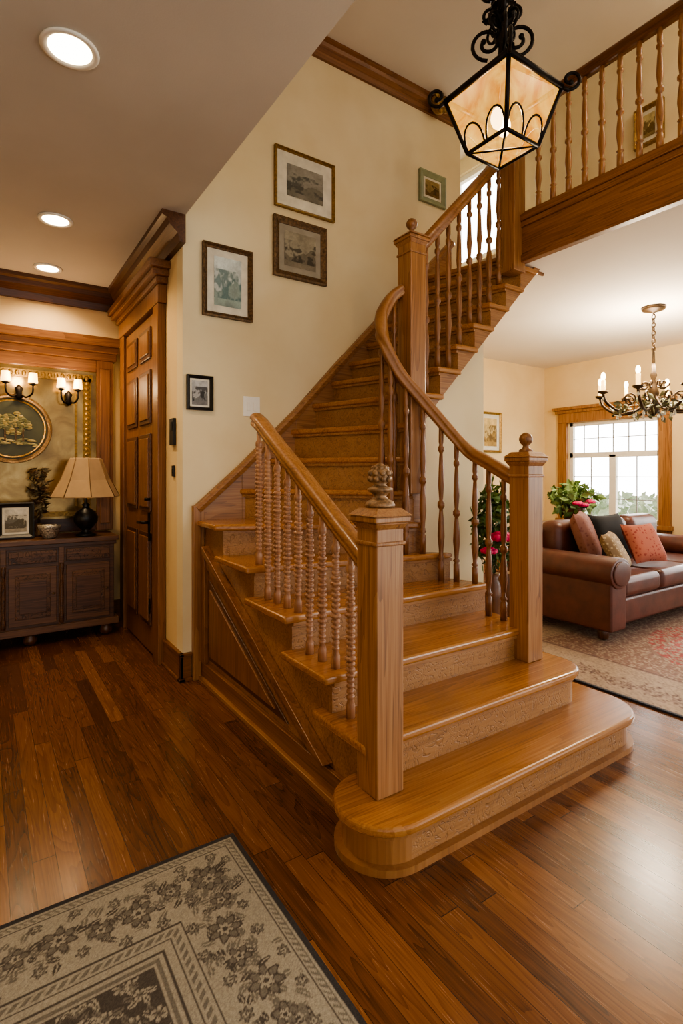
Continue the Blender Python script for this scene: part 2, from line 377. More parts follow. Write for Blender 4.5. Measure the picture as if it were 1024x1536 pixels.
def newel(name,x,y,z0,z1,w=.118,kind=0,mat='oakZ'):
    b=MB(); a=w/2
    b.box(x-a,x+a,y-a,y+a,z0,z1-.05)
    b.box(x-a-.006,x+a+.006,y-a-.006,y+a+.006,z1-.13,z1-.115)
    b.frus(x,y,w,w+.03,z1-.075,z1-.05); b.box(x-a-.018,x+a+.018,y-a-.018,y+a+.018,z1-.05,z1-.028)
    b.frus(x,y,w+.05,w-.01,z1-.028,z1)
    b.build(name,[mat],ST,.005)
    b=MB()
    if kind==0:
        b.lathe([(.05,0),(.054,.008),(.048,.02),(.03,.03),(.022,.038),(.03,.05),(.044,.058),(.046,.066),(.028,.074),(.02,.08),(.030,.09),(.037,.11),(.034,.13),(.022,.147),(.008,.155),(0.001,.158)],(x,y,z1),20)
        for i in range(9):
            t=2*pi*i/9
            for zz,rr,q in ((.10,.034,.011),(.12,.034,.011),(.138,.024,.009)): b.ell((x+rr*math.cos(t+zz*30),y+rr*math.sin(t+zz*30),z1+zz),(q,q,q*1.1),0,7,5)
    else: b.lathe([(.035,0),(.035,.01),(.018,.02),(.015,.032),(.028,.045),(.034,.06),(.034,.072),(.026,.088),(.012,.098),(.001,.1)],(x,y,z1),18)
    b.build(name+'_finial',[plain('carved_finial','#8a6a48',.4,.25,var=.2,vs=70,bump=.3) if kind==0 else 'oakmZ'],ST)
newel('newel_post_entry',1.165,1.485,Z[1],1.15)
newel('newel_post_entry_right',2.32,1.745,Z[2],1.38,kind=1)
newel('newel_post_turn',2.14,2.42,1.15,2.70,w=.12,kind=1)
newel('newel_post_landing',3.06,2.41,2.66,3.90,w=.12,kind=1)
def spool(h):
    p=[(.018,0),(.018,.05)]
    n=int((h-.2)/.021)
    for i in range(n):
        zz=.07+(h-.2)*i/n; s_=(h-.2)/n
        thick=.019 if 3<i<n-4 else .016
        if i in (n//3,2*n//3): thick=.023
        p+=[(.0115,zz),(thick,zz+s_*.3),(thick,zz+s_*.7),(.0115,zz+s_)]
    p+=[(.011,h-.13),(.018,h-.12),(.018,h-.1),(.011,h-.09),(.013,h)]
    return p
def turned(h,k=1.0):
    q=[(.018,0),(.018,.12),(.011,.13),(.021,.145),(.012,.16),(.014,.2),(.021,.28),(.018,.36),(.012,.43),(.011,.45),(.021,.465),(.021,.49),(.011,.505),(.013,.53),(.018,.6),(.014,.72),(.010,.8),(.018,.815),(.018,.835),(.011,.85),(.015,.87),(.013,1)]
    return [(r*k,z*h) for r,z in q]
b=MB()
y=1.60
while y<2.53:
    z0=zat(1.19,y); zr=.905+(y-1.54)*.635
    b.lathe(spool(zr-z0),(1.19,y,z0),12); y+=.103
b.build('spool_balusters',['oakrZ'],ST)
b=MB(); b.sweep([(1.175,1.53,.915),(1.185,1.62,.965),(1.19,2.0,1.205),(1.19,2.50,1.525),(1.19,2.56,1.555)],RAIL); b.build('handrail_lower',['oakY'],ST)
R=smooth_path([(2.315,1.80,1.24),(2.335,2.0,1.33),(2.325,2.164,1.42),(2.158,2.308,1.672),(2.015,2.379,1.85),(1.93,2.425,2.04),(1.95,2.47,2.19),(2.02,2.47,2.31),(2.09,2.44,2.37)],8)
b=MB(); b.sweep(R,RAIL); b.build('handrail_curved',[wood('oak_bent_rail','#5a381c','#8e6036','#a4784a','Y',con=.4,sc=.6)],ST)
b=MB(); acc=0; last=R[0]; 
for p in R[2:-3]:
    acc+=(Vector((p.x,p.y))-Vector((last.x,last.y))).length; last=p
    if acc>.088:
        acc=0; z0=zat(p.x,p.y); b.lathe(turned(p.z-z0),(p.x,p.y,z0),12)
for k in range(8):
    x=2.27+k*.096; zr=2.64+(x-2.2)*1.06; z0=zat(x,2.435); b.lathe(turned(zr-z0),(x,2.435,z0),12)
b.build('turned_balusters',['oakmZ'],ST)
b=MB(); b.sweep([(2.19,2.43,2.62),(3.0,2.43,3.48)],RAIL); b.build('handrail_upper',['oakX'],ST)
BL=empty('balcony_balustrade')
b=MB(); b.box(3.085,3.119,-2.6,2.43,2.77,3.0,0); b.box(3.06,3.20,-2.6,2.45,3.0,3.045,0); b.box(3.07,3.119,-2.6,2.44,2.96,3.0,0); b.box(3.07,3.13,-2.6,2.44,2.72,2.77,0)
b.box(3.12,3.45,2.431,2.45,2.73,3.04,0); b.box(3.105,3.175,-2.6,2.36,3.045,3.08,0)
b.build('fascia',['oakmY'],BL,.006)
b=MB(); b.sweep([(3.14,-2.6,3.79),(3.14,2.36,3.79)],RAIL); b.build('rail',['oakmY'],BL)
b=MB(); y=2.26
while y>-2.5: b.lathe(turned(.70,1.05),(3.14,y,3.08),12); y-=.112
b.build('balusters',['oakZ'],BL)
# ------------------------------------------------------------ door
DR=empty('door_1')
b=MB(); X=1.02
b.box(.985,X-.001,3.74,4.62,0.01,2.38,0)
def panel(y0,y1,z0,z1):
    b.box(.972,.985,y0,y1,z0,z1,1); b.box(.964,.985,y0+.03,y1-.03,z0+.03,z1-.03,0)
for y0,y1 in ((3.83,4.13),(4.22,4.53)):
    panel(y0,y1,.2,.85); panel(y0,y1,1.0,1.55); panel(y0,y1,1.62,2.0)
    panel(y0,y1,2.08,2.3)
b.box(.965,X-.001,3.6,3.73,0,2.4,0); b.box(.965,X-.001,4.63,4.76,0,2.4,0)
b.box(.96,X-.001,3.58,4.78,2.4,2.52,0); b.box(.94,X-.001,3.55,4.81,2.52,2.56,2); b.box(.91,X-.001,3.52,4.84,2.56,2.60,2); b.box(.885,X-.001,3.49,4.86,2.60,2.65,2)
b.build('panelled_door_and_casing',['oakmZ','oakdY','oakmY'],DR,bevel=.005)
b=MB(); b.box(.958,.966,3.79,3.83,.8,1.0); b.tube([(.966,3.81,.93),(.92,3.81,.93),(.915,3.83,.93),(.915,3.93,.925)],.010); b.lathe([(.0,0),(.02,.002),(.02,.02),(0,.022)],(.95,3.81,1.08),12)
b.box(.958,.966,3.79,3.81,.3,.4)
b.build('lever_handle',['iron'],DR)
# ------------------------------------------------------------ wall pictures
VC=vcol('painted_print',.6,.15,200)
def paint(name,w,h,style):
    nx=ny=56; u,v=np.meshgrid(np.linspace(-1,1,nx),np.linspace(-1,1,ny))
    sm=np.zeros_like(u)
    for s_ in (3,6,12,24):
        a=rng.rand(s_+2,s_+2); xi=(u+1)/2*s_; yi=(v+1)/2*s_; x0=xi.astype(int);y0=yi.astype(int);fx=xi-x0;fy=yi-y0
        sm+=(a[y0,x0]*(1-fx)*(1-fy)+a[y0,x0+1]*fx*(1-fy)+a[y0+1,x0]*(1-fx)*fy+a[y0+1,x0+1]*fx*fy)/s_**.4
    sm=(sm-sm.min())/(sm.max()-sm.min())
    c1,c2,c3=[np.array(lin(c)[:3]) for c in style]
    horizon=(v<-.15+.25*np.sin(u*3)+.5*(sm-.5)).astype(float)
    trees=(np.clip((sm-.45)*6,0,1)*((v<.5)&(v>-.7)))
    col=c1[None,None]*(1-horizon[...,None])+c2*horizon[...,None]
    col=col*(1-trees[...,None]*.85)+c3*trees[...,None]*.85
    col=col*(.6+.7*sm[...,None]); return col,nx,ny
def frame(name,T,w,h,fw,fmat,mat_w,style,matc='glass_w',dep=.025):
    e=empty(name); b=MB(); b.T=T
    pr=[(0,0),(0,dep),(fw*.3,dep*1.1),(fw*.7,dep*.7),(fw,dep*.5),(fw,0)]
    A,B=w/2,h/2
    cs=[(-A,-B),(A,-B),(A,B),(-A,B)]
    for i in range(4):
        (x0,z0),(x1,z1)=cs[i],cs[(i+1)%4]; sx0,sz0=(-1 if x0<0 else 1),(-1 if z0<0 else 1); sx1,sz1=(-1 if x1<0 else 1),(-1 if z1<0 else 1)
        vs=[(x0-sx0*a,-c-.002,z0-sz0*a) for a,c in pr]+[(x1-sx1*a,-c-.002,z1-sz1*a) for a,c in pr]; n=len(pr)
        b.add(vs,[(j,(j+1)%n,n+(j+1)%n,n+j) for j in range(n)],0)
    b.box(-A+fw*.6,A-fw*.6,-.010,-.002,-B+fw*.6,B-fw*.6,1)
    b.build('frame',[fmat,matc],e)
    col,nx,ny=paint(name,w,h,style); iw,ih=w/2-fw-mat_w,h/2-fw-mat_w
    vs=[tuple(T@Vector(((-1+2*i/(nx-1))*iw,-.0125,(-1+2*j/(ny-1))*ih))) for j in range(ny) for i in range(nx)]
    fs=[(j*nx+i,j*nx+i+1,(j+1)*nx+i+1,(j+1)*nx+i) for j in range(ny-1) for i in range(nx-1)]
    me=bpy.data.meshes.new('print'); me.from_pydata(vs,[],fs); me.materials.append(VC)
    at=me.color_attributes.new('Col','FLOAT_COLOR','POINT'); at.data.foreach_set('color',np.concatenate([col.reshape(-1,3),np.ones((nx*ny,1))],1).ravel())
    o=bpy.data.objects.new('print',me); bpy.context.scene.collection.objects.link(o); o.parent=e
    return e
Tp=lambda x,z:Matrix.Translation((x,3.25,z))
frame('framed_landscape_print',Tp(1.88,3.29),.48,.41,.02,'gold',.075,('#9a968a','#7c776a','#44443e'))
frame('framed_landscape_print',Tp(1.84,2.815),.42,.41,.045,'bronze',.04,('#a09884','#7c7464','#38342c'),plain('mat_grey','#989080',.7))
frame('framed_certificate',Tp(1.308,2.49),.334,.46,.03,'bronze',.045,('#ccd4d0','#98a8a0','#587070'))
frame('framed_photograph',Tp(1.124,1.77),.165,.215,.02,'black',.012,('#b0b0b0','#7c7c7c','#242424'))
frame('framed_miniature',Tp(3.09,3.62),.29,.26,.045,plain('green_frame','#8a9070',.5),.02,('#9a8454','#6c5430','#3e3018'))
frame('framed_botanical',Matrix.Translation((5.45,4.65,1.8)),.4,.52,.03,'gold',.05,('#d0b880','#a88a50','#5c4828'))
frame('framed_miniature',Matrix.Translation((3.9,1.9,3.72))@Matrix.Rotation(-pi/2,4,'Z'),.2,.28,.03,'gold',.03,('#c0b080','#8a7850','#5c4828'))
b=MB(); b.box(1.415,1.535,3.243,3.25,1.645,1.775); b.box(1.44,1.465,3.238,3.243,1.68,1.74); b.box(1.485,1.51,3.238,3.243,1.68,1.74); b.build('light_switch',['white'],bevel=.003)
b=MB(); b.box(1.0,1.02,3.38,3.46,1.45,1.62); b.box(.996,1.0,3.395,3.445,1.54,1.6); b.build('thermostat',['black'],bevel=.006)
b=MB(); b.box(1.008,1.02,3.4,3.44,1.25,1.32); b.box(1.004,1.008,3.412,3.428,1.27,1.30); b.build('dimmer_switch',['black'],bevel=.003)
b=MB(); b.ell((3.08,3.16,4.27),(.075,.05,.075),0)
for i in range(8):
    t=2*pi*i/8; b.ell((3.08+.065*math.cos(t),3.13,4.27+.065*math.sin(t)),(.028,.02,.024),0,8,5)
b.build('carved_rosette',['gold'])
# ------------------------------------------------------------ light fixtures
def spot(n,loc,e,col,size=2.4,blend=.6,r=.05):
    l=bpy.data.lights.new(n,'SPOT'); l.energy=e; l.color=col; l.spot_size=size; l.spot_blend=blend; l.shadow_soft_size=r
    o=bpy.data.objects.new(n,l); o.location=loc; bpy.context.scene.collection.objects.link(o); return o
def point(n,loc,e,col,r=.05):
    l=bpy.data.lights.new(n,'POINT'); l.energy=e; l.color=col; l.shadow_soft_size=r
    o=bpy.data.objects.new(n,l); o.location=loc; bpy.context.scene.collection.objects.link(o); return o
WARM=(1,.72,.42)
for i,(x,y) in enumerate([(.269,2.18),(.377,3.7),(.417,4.6)]):
    b=MB(); b.lathe([(.07,0),(.098,0),(.1,-.006),(.09,-.01),(.078,-.008),(.07,0)],(x,y,2.829),28,0); b.lathe([(.001,0),(.074,0),(.074,-.004),(.001,-.004)],(x,y,2.828),28,1)
    b.build('recessed_downlight',['white','down'])
    spot('downlight_spot',(x,y,2.80),38,WARM)
x,y,z=3.52,.7,4.35
b=MB(); b.lathe([(.12,0),(.13,-.02),(.1,-.07),(.03,-.09),(.001,-.092)],(x,y,z-.001),24,0); b.build('added_fill_fixture',['candle']); point('hall_fill_light',(x,y,z-.16),20,(1,.86,.68),.1)  # unseen glowing fixture and point lamp, added to brighten the upper hall
# ------------------------------------------------------------ lantern
LN=empty('hanging_lantern'); cx,cy=1.80,1.47; zb,zt=2.62,2.85; wb,wt=.20,.33
def cor(w,z): a=w/2; return [(cx-a,cy-a,z),(cx+a,cy-a,z),(cx+a,cy+a,z),(cx-a,cy+a,z)]
cb_,ct=cor(wb,zb),cor(wt,zt)
b=MB(); b.frus(cx,cy,wb,wt,zb,zt)
b.f=b.f[:1]+b.f[2:]; b.m=b.m[:1]+b.m[2:]; b.s=b.s[:1]+b.s[2:]
b.build('glass',['lampglass'],LN)
b=MB()
def spiral(c,d,r0,a0,turns,r,rev=1,n=26):
    path=[]
    for t in range(n):
        a=a0+rev*t*turns*2*pi/n; q=r0*(1-.75*t/n); path.append(c+d*(q*math.cos(a))+Vector((0,0,q*math.sin(a))))
    b.tube(path,r,seg=6,up=(d.y,-d.x,0)); b.ell(path[-1],(r*1.5,)*3,0,8,6)
for i in range(4):
    j=(i+1)%4
    b.tube([cb_[i],ct[i]],.009); b.tube([cb_[i],cb_[j]],.008); b.tube([ct[i],ct[j]],.013)
    p,q=Vector(cb_[i]),Vector(cb_[j]); P,Q=Vector(ct[i]),Vector(ct[j])
    for side in (0,1):
        path=[]
        for t in range(13):
            a=pi*t/12; u=(.25+.5*side)-.22*math.cos(a); v=.02+.40*math.sin(a)
            path.append(((p*(1-u)+q*u)*(1-v)+(P*(1-u)+Q*u)*v))
        b.tube(path,.0045,seg=6)
    b.tube([(Vector(cb_[i])),(cx,cy,zb)],.005)
    top=Vector((cx,cy,zt+.14)); c=Vector(ct[i]); b.tube([c,c.lerp(top,.9)],.008)
    d=(c-Vector((cx,cy,zt))).normalized(); 
    spiral(c+d*.035+Vector((0,0,.025)),d,.042,-pi*.6,1.1,.0075)
    b.tube([c,c+d*.03+Vector((0,0,-.02))],.008)
    spiral(Vector((cx,cy,zt+.22))+d*.06,d,.07,-pi*.5,1.4,.008)
    spiral(Vector((cx,cy,zt+.34))+d*.045,d,.05,pi*.5,1.4,.007)
    spiral(Vector((cx,cy,zt+.44))+d*.05,d,.045,-pi*.5,1.3,.006)
    spiral(Vector((cx,cy,zt+.53))+d*.03,d,.03,pi*.5,1.3,.006)
    d2=Matrix.Rotation(pi/4,3,'Z')@d
    spiral(Vector((cx,cy,zt+.29))+d2*.04,d2,.045,-pi*.5,1.3,.006)
    spiral(Vector((cx,cy,zt+.48))+d2*.03,d2,.035,pi*.5,1.3,.006)
b.leaves((cx,cy,zt+.36),(.05,.05,.16),40,.06,0)
o=cor(wt,zt+.004); b.add(o+[(cx,cy,zt+.13)],[(0,1,4),(1,2,4),(2,3,4),(3,0,4)],0)
b.lathe([(.03,0),(.04,.01),(.02,.03),(.015,.08),(.03,.1),(.03,.12),(.018,.14),(.018,.24),(.03,.26),(.018,.28),(.014,.44)],(cx,cy,zt+.12),14)
z=zt+.58; k=0
while z<4.30:
    path=[]
    for t in range(12):
        a=2*pi*t/12; o_=.012*math.cos(a); path.append((cx+(o_ if k%2 else 0),cy+(0 if k%2 else o_),z+.022*math.sin(a)))
    b.tube(path,.0035,seg=5,closed=True,up=((0,1,0) if k%2 else (1,0,0))); z+=.034; k+=1
b.lathe([(.015,-.05),(.06,-.03),(.07,0)],(cx,cy,4.35),20)
b.build('iron_frame',['iron'],LN)
b=MB(); b.ell((cx-.03,cy,zb+.12),(.028,.028,.045),0); b.ell((cx+.035,cy+.02,zb+.12),(.028,.028,.045),0); b.build('bulbs',['bulb'],LN)
point('lantern_light',(cx,cy,zb+.12),80,WARM,.06)
# ------------------------------------------------------------ chandelier
CH=empty('chandelier'); cx,cy=4.95,2.38
b=MB(); b.lathe([(.0,0),(.1,-.01),(.09,-.03),(.02,-.05),(.01,-.06)][::-1],(cx,cy,2.75),20,0)
z=2.66;k=0
while z>2.36:
    path=[(cx+(.014*math.cos(2*pi*t/12) if k%2 else 0),cy+(0 if k%2 else .014*math.cos(2*pi*t/12)),z+.025*math.sin(2*pi*t/12)) for t in range(12)]
    b.tube(path,.005,seg=5,closed=True,up=((0,1,0) if k%2 else (1,0,0))); z-=.036;k+=1
b.lathe([(.005,0),(.03,.02),(.045,.05),(.02,.09),(.03,.13),(.045,.2),(.03,.26),(.015,.32),(.03,.36),(.015,.4),(.01,.6)],(cx,cy,1.78),16)
c2=MB(); c3=MB()
for i in range(8):
    t=2*pi*i/8+.2; d=Vector((math.cos(t),math.sin(t),0)); c=Vector((cx,cy,0))
    P=smooth_path([c+d*.03+Vector((0,0,1.95)),c+d*.15+Vector((0,0,1.83)),c+d*.3+Vector((0,0,1.82)),c+d*.42+Vector((0,0,1.90)),c+d*.45+Vector((0,0,1.98))],6)
    b.tube(P,.013,seg=7)
    for zc,rr,rev in ((1.93,.06,1),(2.06,.045,-1)):
        path=[]
        for q in range(18):
            a=rev*q*.4; r=rr*(1-q/22); path.append(c+d*((.2 if rev>0 else .08)+r*math.cos(a))+Vector((0,0,zc+r*math.sin(a))))
        b.tube(path,.008,seg=5,up=(d.y,-d.x,0))
    e=c+d*.45; b.lathe([(.01,0),(.04,.015),(.045,.03),(.02,.03)],(e.x,e.y,1.97),12)
    for rr_,zz_ in ((.45,1.93),(.3,1.78),(.16,1.79)):
        e2=c+d*rr_; b.lathe([(.001,0),(.012,.015),(.008,.035),(.002,.05)],(e2.x,e2.y,zz_-.02),6,2,False)
    c2.lathe([(.018,0),(.018,.1),(.012,.105)],(e.x,e.y,1.995),10); c3.ell((e.x,e.y,2.13),(.019,.019,.038),0,10,8)
    b.leaves((c+d*.3)+Vector((0,0,1.85)),(.1,.1,.05),12,.07,1)
b.leaves((cx,cy,1.87),(.2,.2,.08),60,.08,1)
b.build('arms',[plain('dark_bronze','#4a3824',.45,.6,var=.2),plain('patinated_leaf','#6a6a50',.5,.3),plain('crystal_drop','#d8dad4',.1,.3)],CH); c2.build('candles',['candle'],CH); c3.build('flames',['bulb'],CH)
point('chandelier_light',(cx,cy,2.25),110,(1,.82,.6),.2)
# ------------------------------------------------------------ sideboard wall
HU=empty('overmantel_mirror')
b=MB(); b.box(-1.0,.93,4.90,4.945,.79,2.30,1)
b.box(.80,.93,4.86,4.945,.79,2.22,0); b.box(-1.0,-.87,4.86,4.945,.79,2.22,0); b.box(.825,.905,4.85,4.86,.85,2.15,0)
b.box(-.87,.80,4.865,4.945,2.12,2.22,2)
b.box(-1.03,.955,4.84,4.945,2.22,2.28,2); b.box(-1.06,.96,4.80,4.945,2.28,2.33,2); b.box(-1.09,.965,4.76,4.945,2.33,2.40,2)
b.build('surround',['oakmZ','oakdX','oakmX'],HU,.006)
g=G('antique_mirror_glass'); g.set(.18,.6); v=g.coords(); n=g.noise(v,4,5,1.0)
g.L(g.ramp(n,[(.3,'#6a5230'),(.55,'#8e7446'),(.75,'#ac9462')]),g.b.inputs['Base Color']); g.bump(n,.06,.01); M['gilt']=g.m
b=MB(); b.box(-.87,.80,4.885,4.899,.9,2.12,0)
for (x0,x1,z0,z1) in ((-.84,.77,2.03,2.09),(-.84,.77,.92,.96),(.70,.76,.95,2.06),(.64,.655,1.0,2.03),(-.84,-.80,.95,2.06)): b.box(x0,x1,4.87,4.885,z0,z1,1)
for i in range(26):
    b.ell((.73,4.868,.97+i*.042),(.022,.008,.014),1,8,5); b.ell((-.4+i*.045,4.868,2.06),(.016,.008,.022),1,8,5)
pcx,pz=.20,1.62
b.tube([(pcx+.255*math.cos(t*pi/20),4.872,pz+.255*math.sin(t*pi/20)) for t in range(40)],.018,2,8,True,up=(0,1,0))
b.tube([(pcx+.222*math.cos(t*pi/20),4.872,pz+.222*math.sin(t*pi/20)) for t in range(40)],.007,1,6,True,up=(0,1,0))
b.add([(pcx+.25*math.cos(t*pi/20),4.874,pz+.25*math.sin(t*pi/20)) for t in range(40)],[list(range(40))],3)
for i in range(80):
    a=random.uniform(0,2*pi); r=random.uniform(.0,.12); b.ell((pcx+r*math.cos(a),4.872,pz+.04+r*math.sin(a)*.7),(.024,.008,.016),random.choice((4,4,5)),8,5)
for i in range(30):
    u=random.uniform(-.17,.17); b.ell((pcx+u,4.872,pz-.11+random.uniform(-.03,.03)),(.03,.007,.008),3+random.randint(1,2),8,5)
for u in (-.05,.02,.07): b.box(pcx+u-.006,pcx+u+.006,4.866,4.874,pz-.1,pz,2)
b.build('gilt_panel_and_round_plate',['gilt','gold','bronze',plain('relief_ground','#44442c',.5),plain('relief_trees','#5c5a34',.5),plain('relief_gold','#8c7c48',.5)],HU,.002)
def sconce(x,z,w=.09):
    b=MB(); b.lathe([(.005,-.06),(.03,-.04),(.02,0),(.03,.03),(.005,.06)],(x,4.835,z-.1),12,0)
    for s_ in (-1,1):
        P=smooth_path([(x,4.84,z-.1),(x+s_*w*.5,4.80,z-.14),(x+s_*w*.95,4.76,z-.11),(x+s_*w,4.76,z-.05)],6); b.tube(P,.007,0,6)
        b.lathe([(.012,0),(.03,.01),(.012,.02)],(x+s_*w,4.76,z-.05),10,0)
        b.lathe([(.034,0),(.034,.002),(.028,.075),(.027,.075)],(x+s_*w,4.76,z-.03),14,1)
    b.build('wall_sconce',['iron','candle'])
    point('sconce_light',(x,4.68,z+.02),4,WARM,.04)
sconce(.24,2.0); sconce(.585,1.98,.06)
SB=empty('sideboard'); x0,x1,y0,y1=-1.05,.90,4.48,4.92
b=MB(); b.box(x0+.03,x1-.03,y0+.03,y1,.12,.73,0); b.box(x0,x1,y0,y1,.745,.78,1); b.box(x0+.015,x1-.015,y0+.015,y1,.715,.745,0); b.box(x0,x1,y0,y1,.09,.14,1)
nd=5; wd=(x1-x0-.1)/nd
for i in range(nd):
    a=x0+.05+i*wd; c=a+wd
    b.box(a+.0,a+.035,y0+.012,y0+.03,.14,.72,1)
    b.box(a+.05,c-.015,y0+.015,y0+.03,.16,.58,1); b.box(a+.09,c-.055,y0+.008,y0+.03,.21,.53,2); b.box(a+.115,c-.08,y0-.001,y0+.03,.25,.49,0)
    b.box(a+.05,c-.015,y0+.015,y0+.03,.61,.70,2)
    b.lathe([(.001,0),(.011,.004),(.011,.012),(.001,.016)],(c-.035,y0+.004,.37),10,3)
    b.lathe([(.012,.15),(.018,.2),(.01,.24),(.016,.4),(.01,.52),(.018,.56),(.012,.6)],(a+.0175,y0+.008,0),10,2)
b.build('carcass',[wood('walnut_dark_x','#22130a','#4a2e1a','#6a4830','X'),wood('walnut_mid','#2c1a0e','#5a3a22','#7a5638','X'),wood('walnut_carved','#1c0f08','#553620','#74502f','X',carve=.75),'bronze'],SB,.005)
b=MB()
for x in (x0+.08,-.4,.3,x1-.08):
    for y in (y0+.07,y1-.06): b.lathe([(.02,0),(.045,.02),(.05,.045),(.035,.075),(.03,.09)],(x,y,0),16)
b.build('bun_feet',['oakdZ'],SB)
TL=empty('table_lamp'); lx,ly=.68,4.60
b=MB(); b.lathe([(.07,0),(.075,.012),(.05,.025),(.025,.04),(.05,.065),(.085,.11),(.09,.15),(.07,.19),(.03,.215),(.02,.23),(.03,.245),(.012,.26),(.008,.33)],(lx,ly,.78),24); b.build('base',['black'],TL)
b=MB(); b.lathe([(.248,1.085),(.25,1.09),(.18,1.22),(.115,1.385),(.11,1.39)],(lx,ly,0),8,0,False)
b.f=b.f[:-2]; b.m=b.m[:-2]; b.s=b.s[:-2]
for i in range(8):
    t=2*pi*i/8; b.tube([(lx+.25*math.cos(t),ly+.25*math.sin(t),1.09),(lx+.18*math.cos(t),ly+.18*math.sin(t),1.22),(lx+.115*math.cos(t),ly+.115*math.sin(t),1.385)],.004,1,5)
b.build('shade',[plain('beige_shade','#b09470',.9,var=.03),plain('shade_seam','#7a6040',.9)],TL)
T=Matrix.Translation((.21,4.66,.915))@Matrix.Rotation(math.radians(-10),4,'X')
frame('tabletop_photo_frame',T,.24,.27,.035,'black',.015,('#c8c4b8','#989080','#3c3830'))
b=MB(); b.lathe([(.03,0),(.04,.005),(.05,.02),(.075,.08),(.08,.1),(.075,.1),(.045,.03),(.001,.025)],(.425,4.56,.78),20); b.build('silver_bowl',[plain('silver_filigree','#c4bcac',.35,.6,var=.3,vs=90,bump=.6)])
b=MB(); b.lathe([(.04,0),(.045,.02),(.02,.04),(.03,.08),(.02,.1)],(.37,4.76,.78),14,0); b.leaves((.37,4.75,1.13),(.045,.03,.2),170,.07,[0,1]); b.tube([(.37,4.76,.85),(.37,4.76,1.2)],.01,0)
b.build('silk_foliage_arrangement',['bronze',plain('dried_leaf','#7a6c4c',.7)])
# ------------------------------------------------------------ rugs
def stamp(c,X,Y,cx,cy,R,pet,rot,ca,cb2,cd):
    m=(abs(X-cx)<R)&(abs(Y-cy)<R)
    ys,xs=np.where(m)
    if len(ys)==0: return
    ys0,ys1,xs0,xs1=ys.min(),ys.max()+1,xs.min(),xs.max()+1
    x=X[ys0:ys1,xs0:xs1]-cx; y=Y[ys0:ys1,xs0:xs1]-cy; rho=np.hypot(x,y); th=np.arctan2(y,x)+rot
    e=R*(.82+.18*np.cos(pet*th)); sub=c[ys0:ys1,xs0:xs1]
    sub[rho<e]=cd; sub[rho<e*.86]=ca; sub[(rho<e*.86)&(np.cos(pet*th)<-.8)]=cd
    e2=R*.55*(.8+.2*np.cos(pet*th+pi)); sub[rho<e2]=cd; sub[rho<e2*.8]=cb2; sub[rho<R*.15]=cd
def leaf(c,X,Y,cx,cy,ang,L,w,col):
    m=(abs(X-cx)<L)&(abs(Y-cy)<L); ys,xs=np.where(m)
    if len(ys)==0: return
    a,b_,p,q=ys.min(),ys.max()+1,xs.min(),xs.max()+1
    x=X[a:b_,p:q]-cx; y=Y[a:b_,p:q]-cy; u=x*math.cos(ang)+y*math.sin(ang); v=-x*math.sin(ang)+y*math.cos(ang)
    v=v+u*u*6
    s_=c[a:b_,p:q]; s_[(u>0)&(u<L)&(abs(v)<w*np.sin(np.clip(u/L,0,1)*pi))&(abs(v)>.0018)]=col
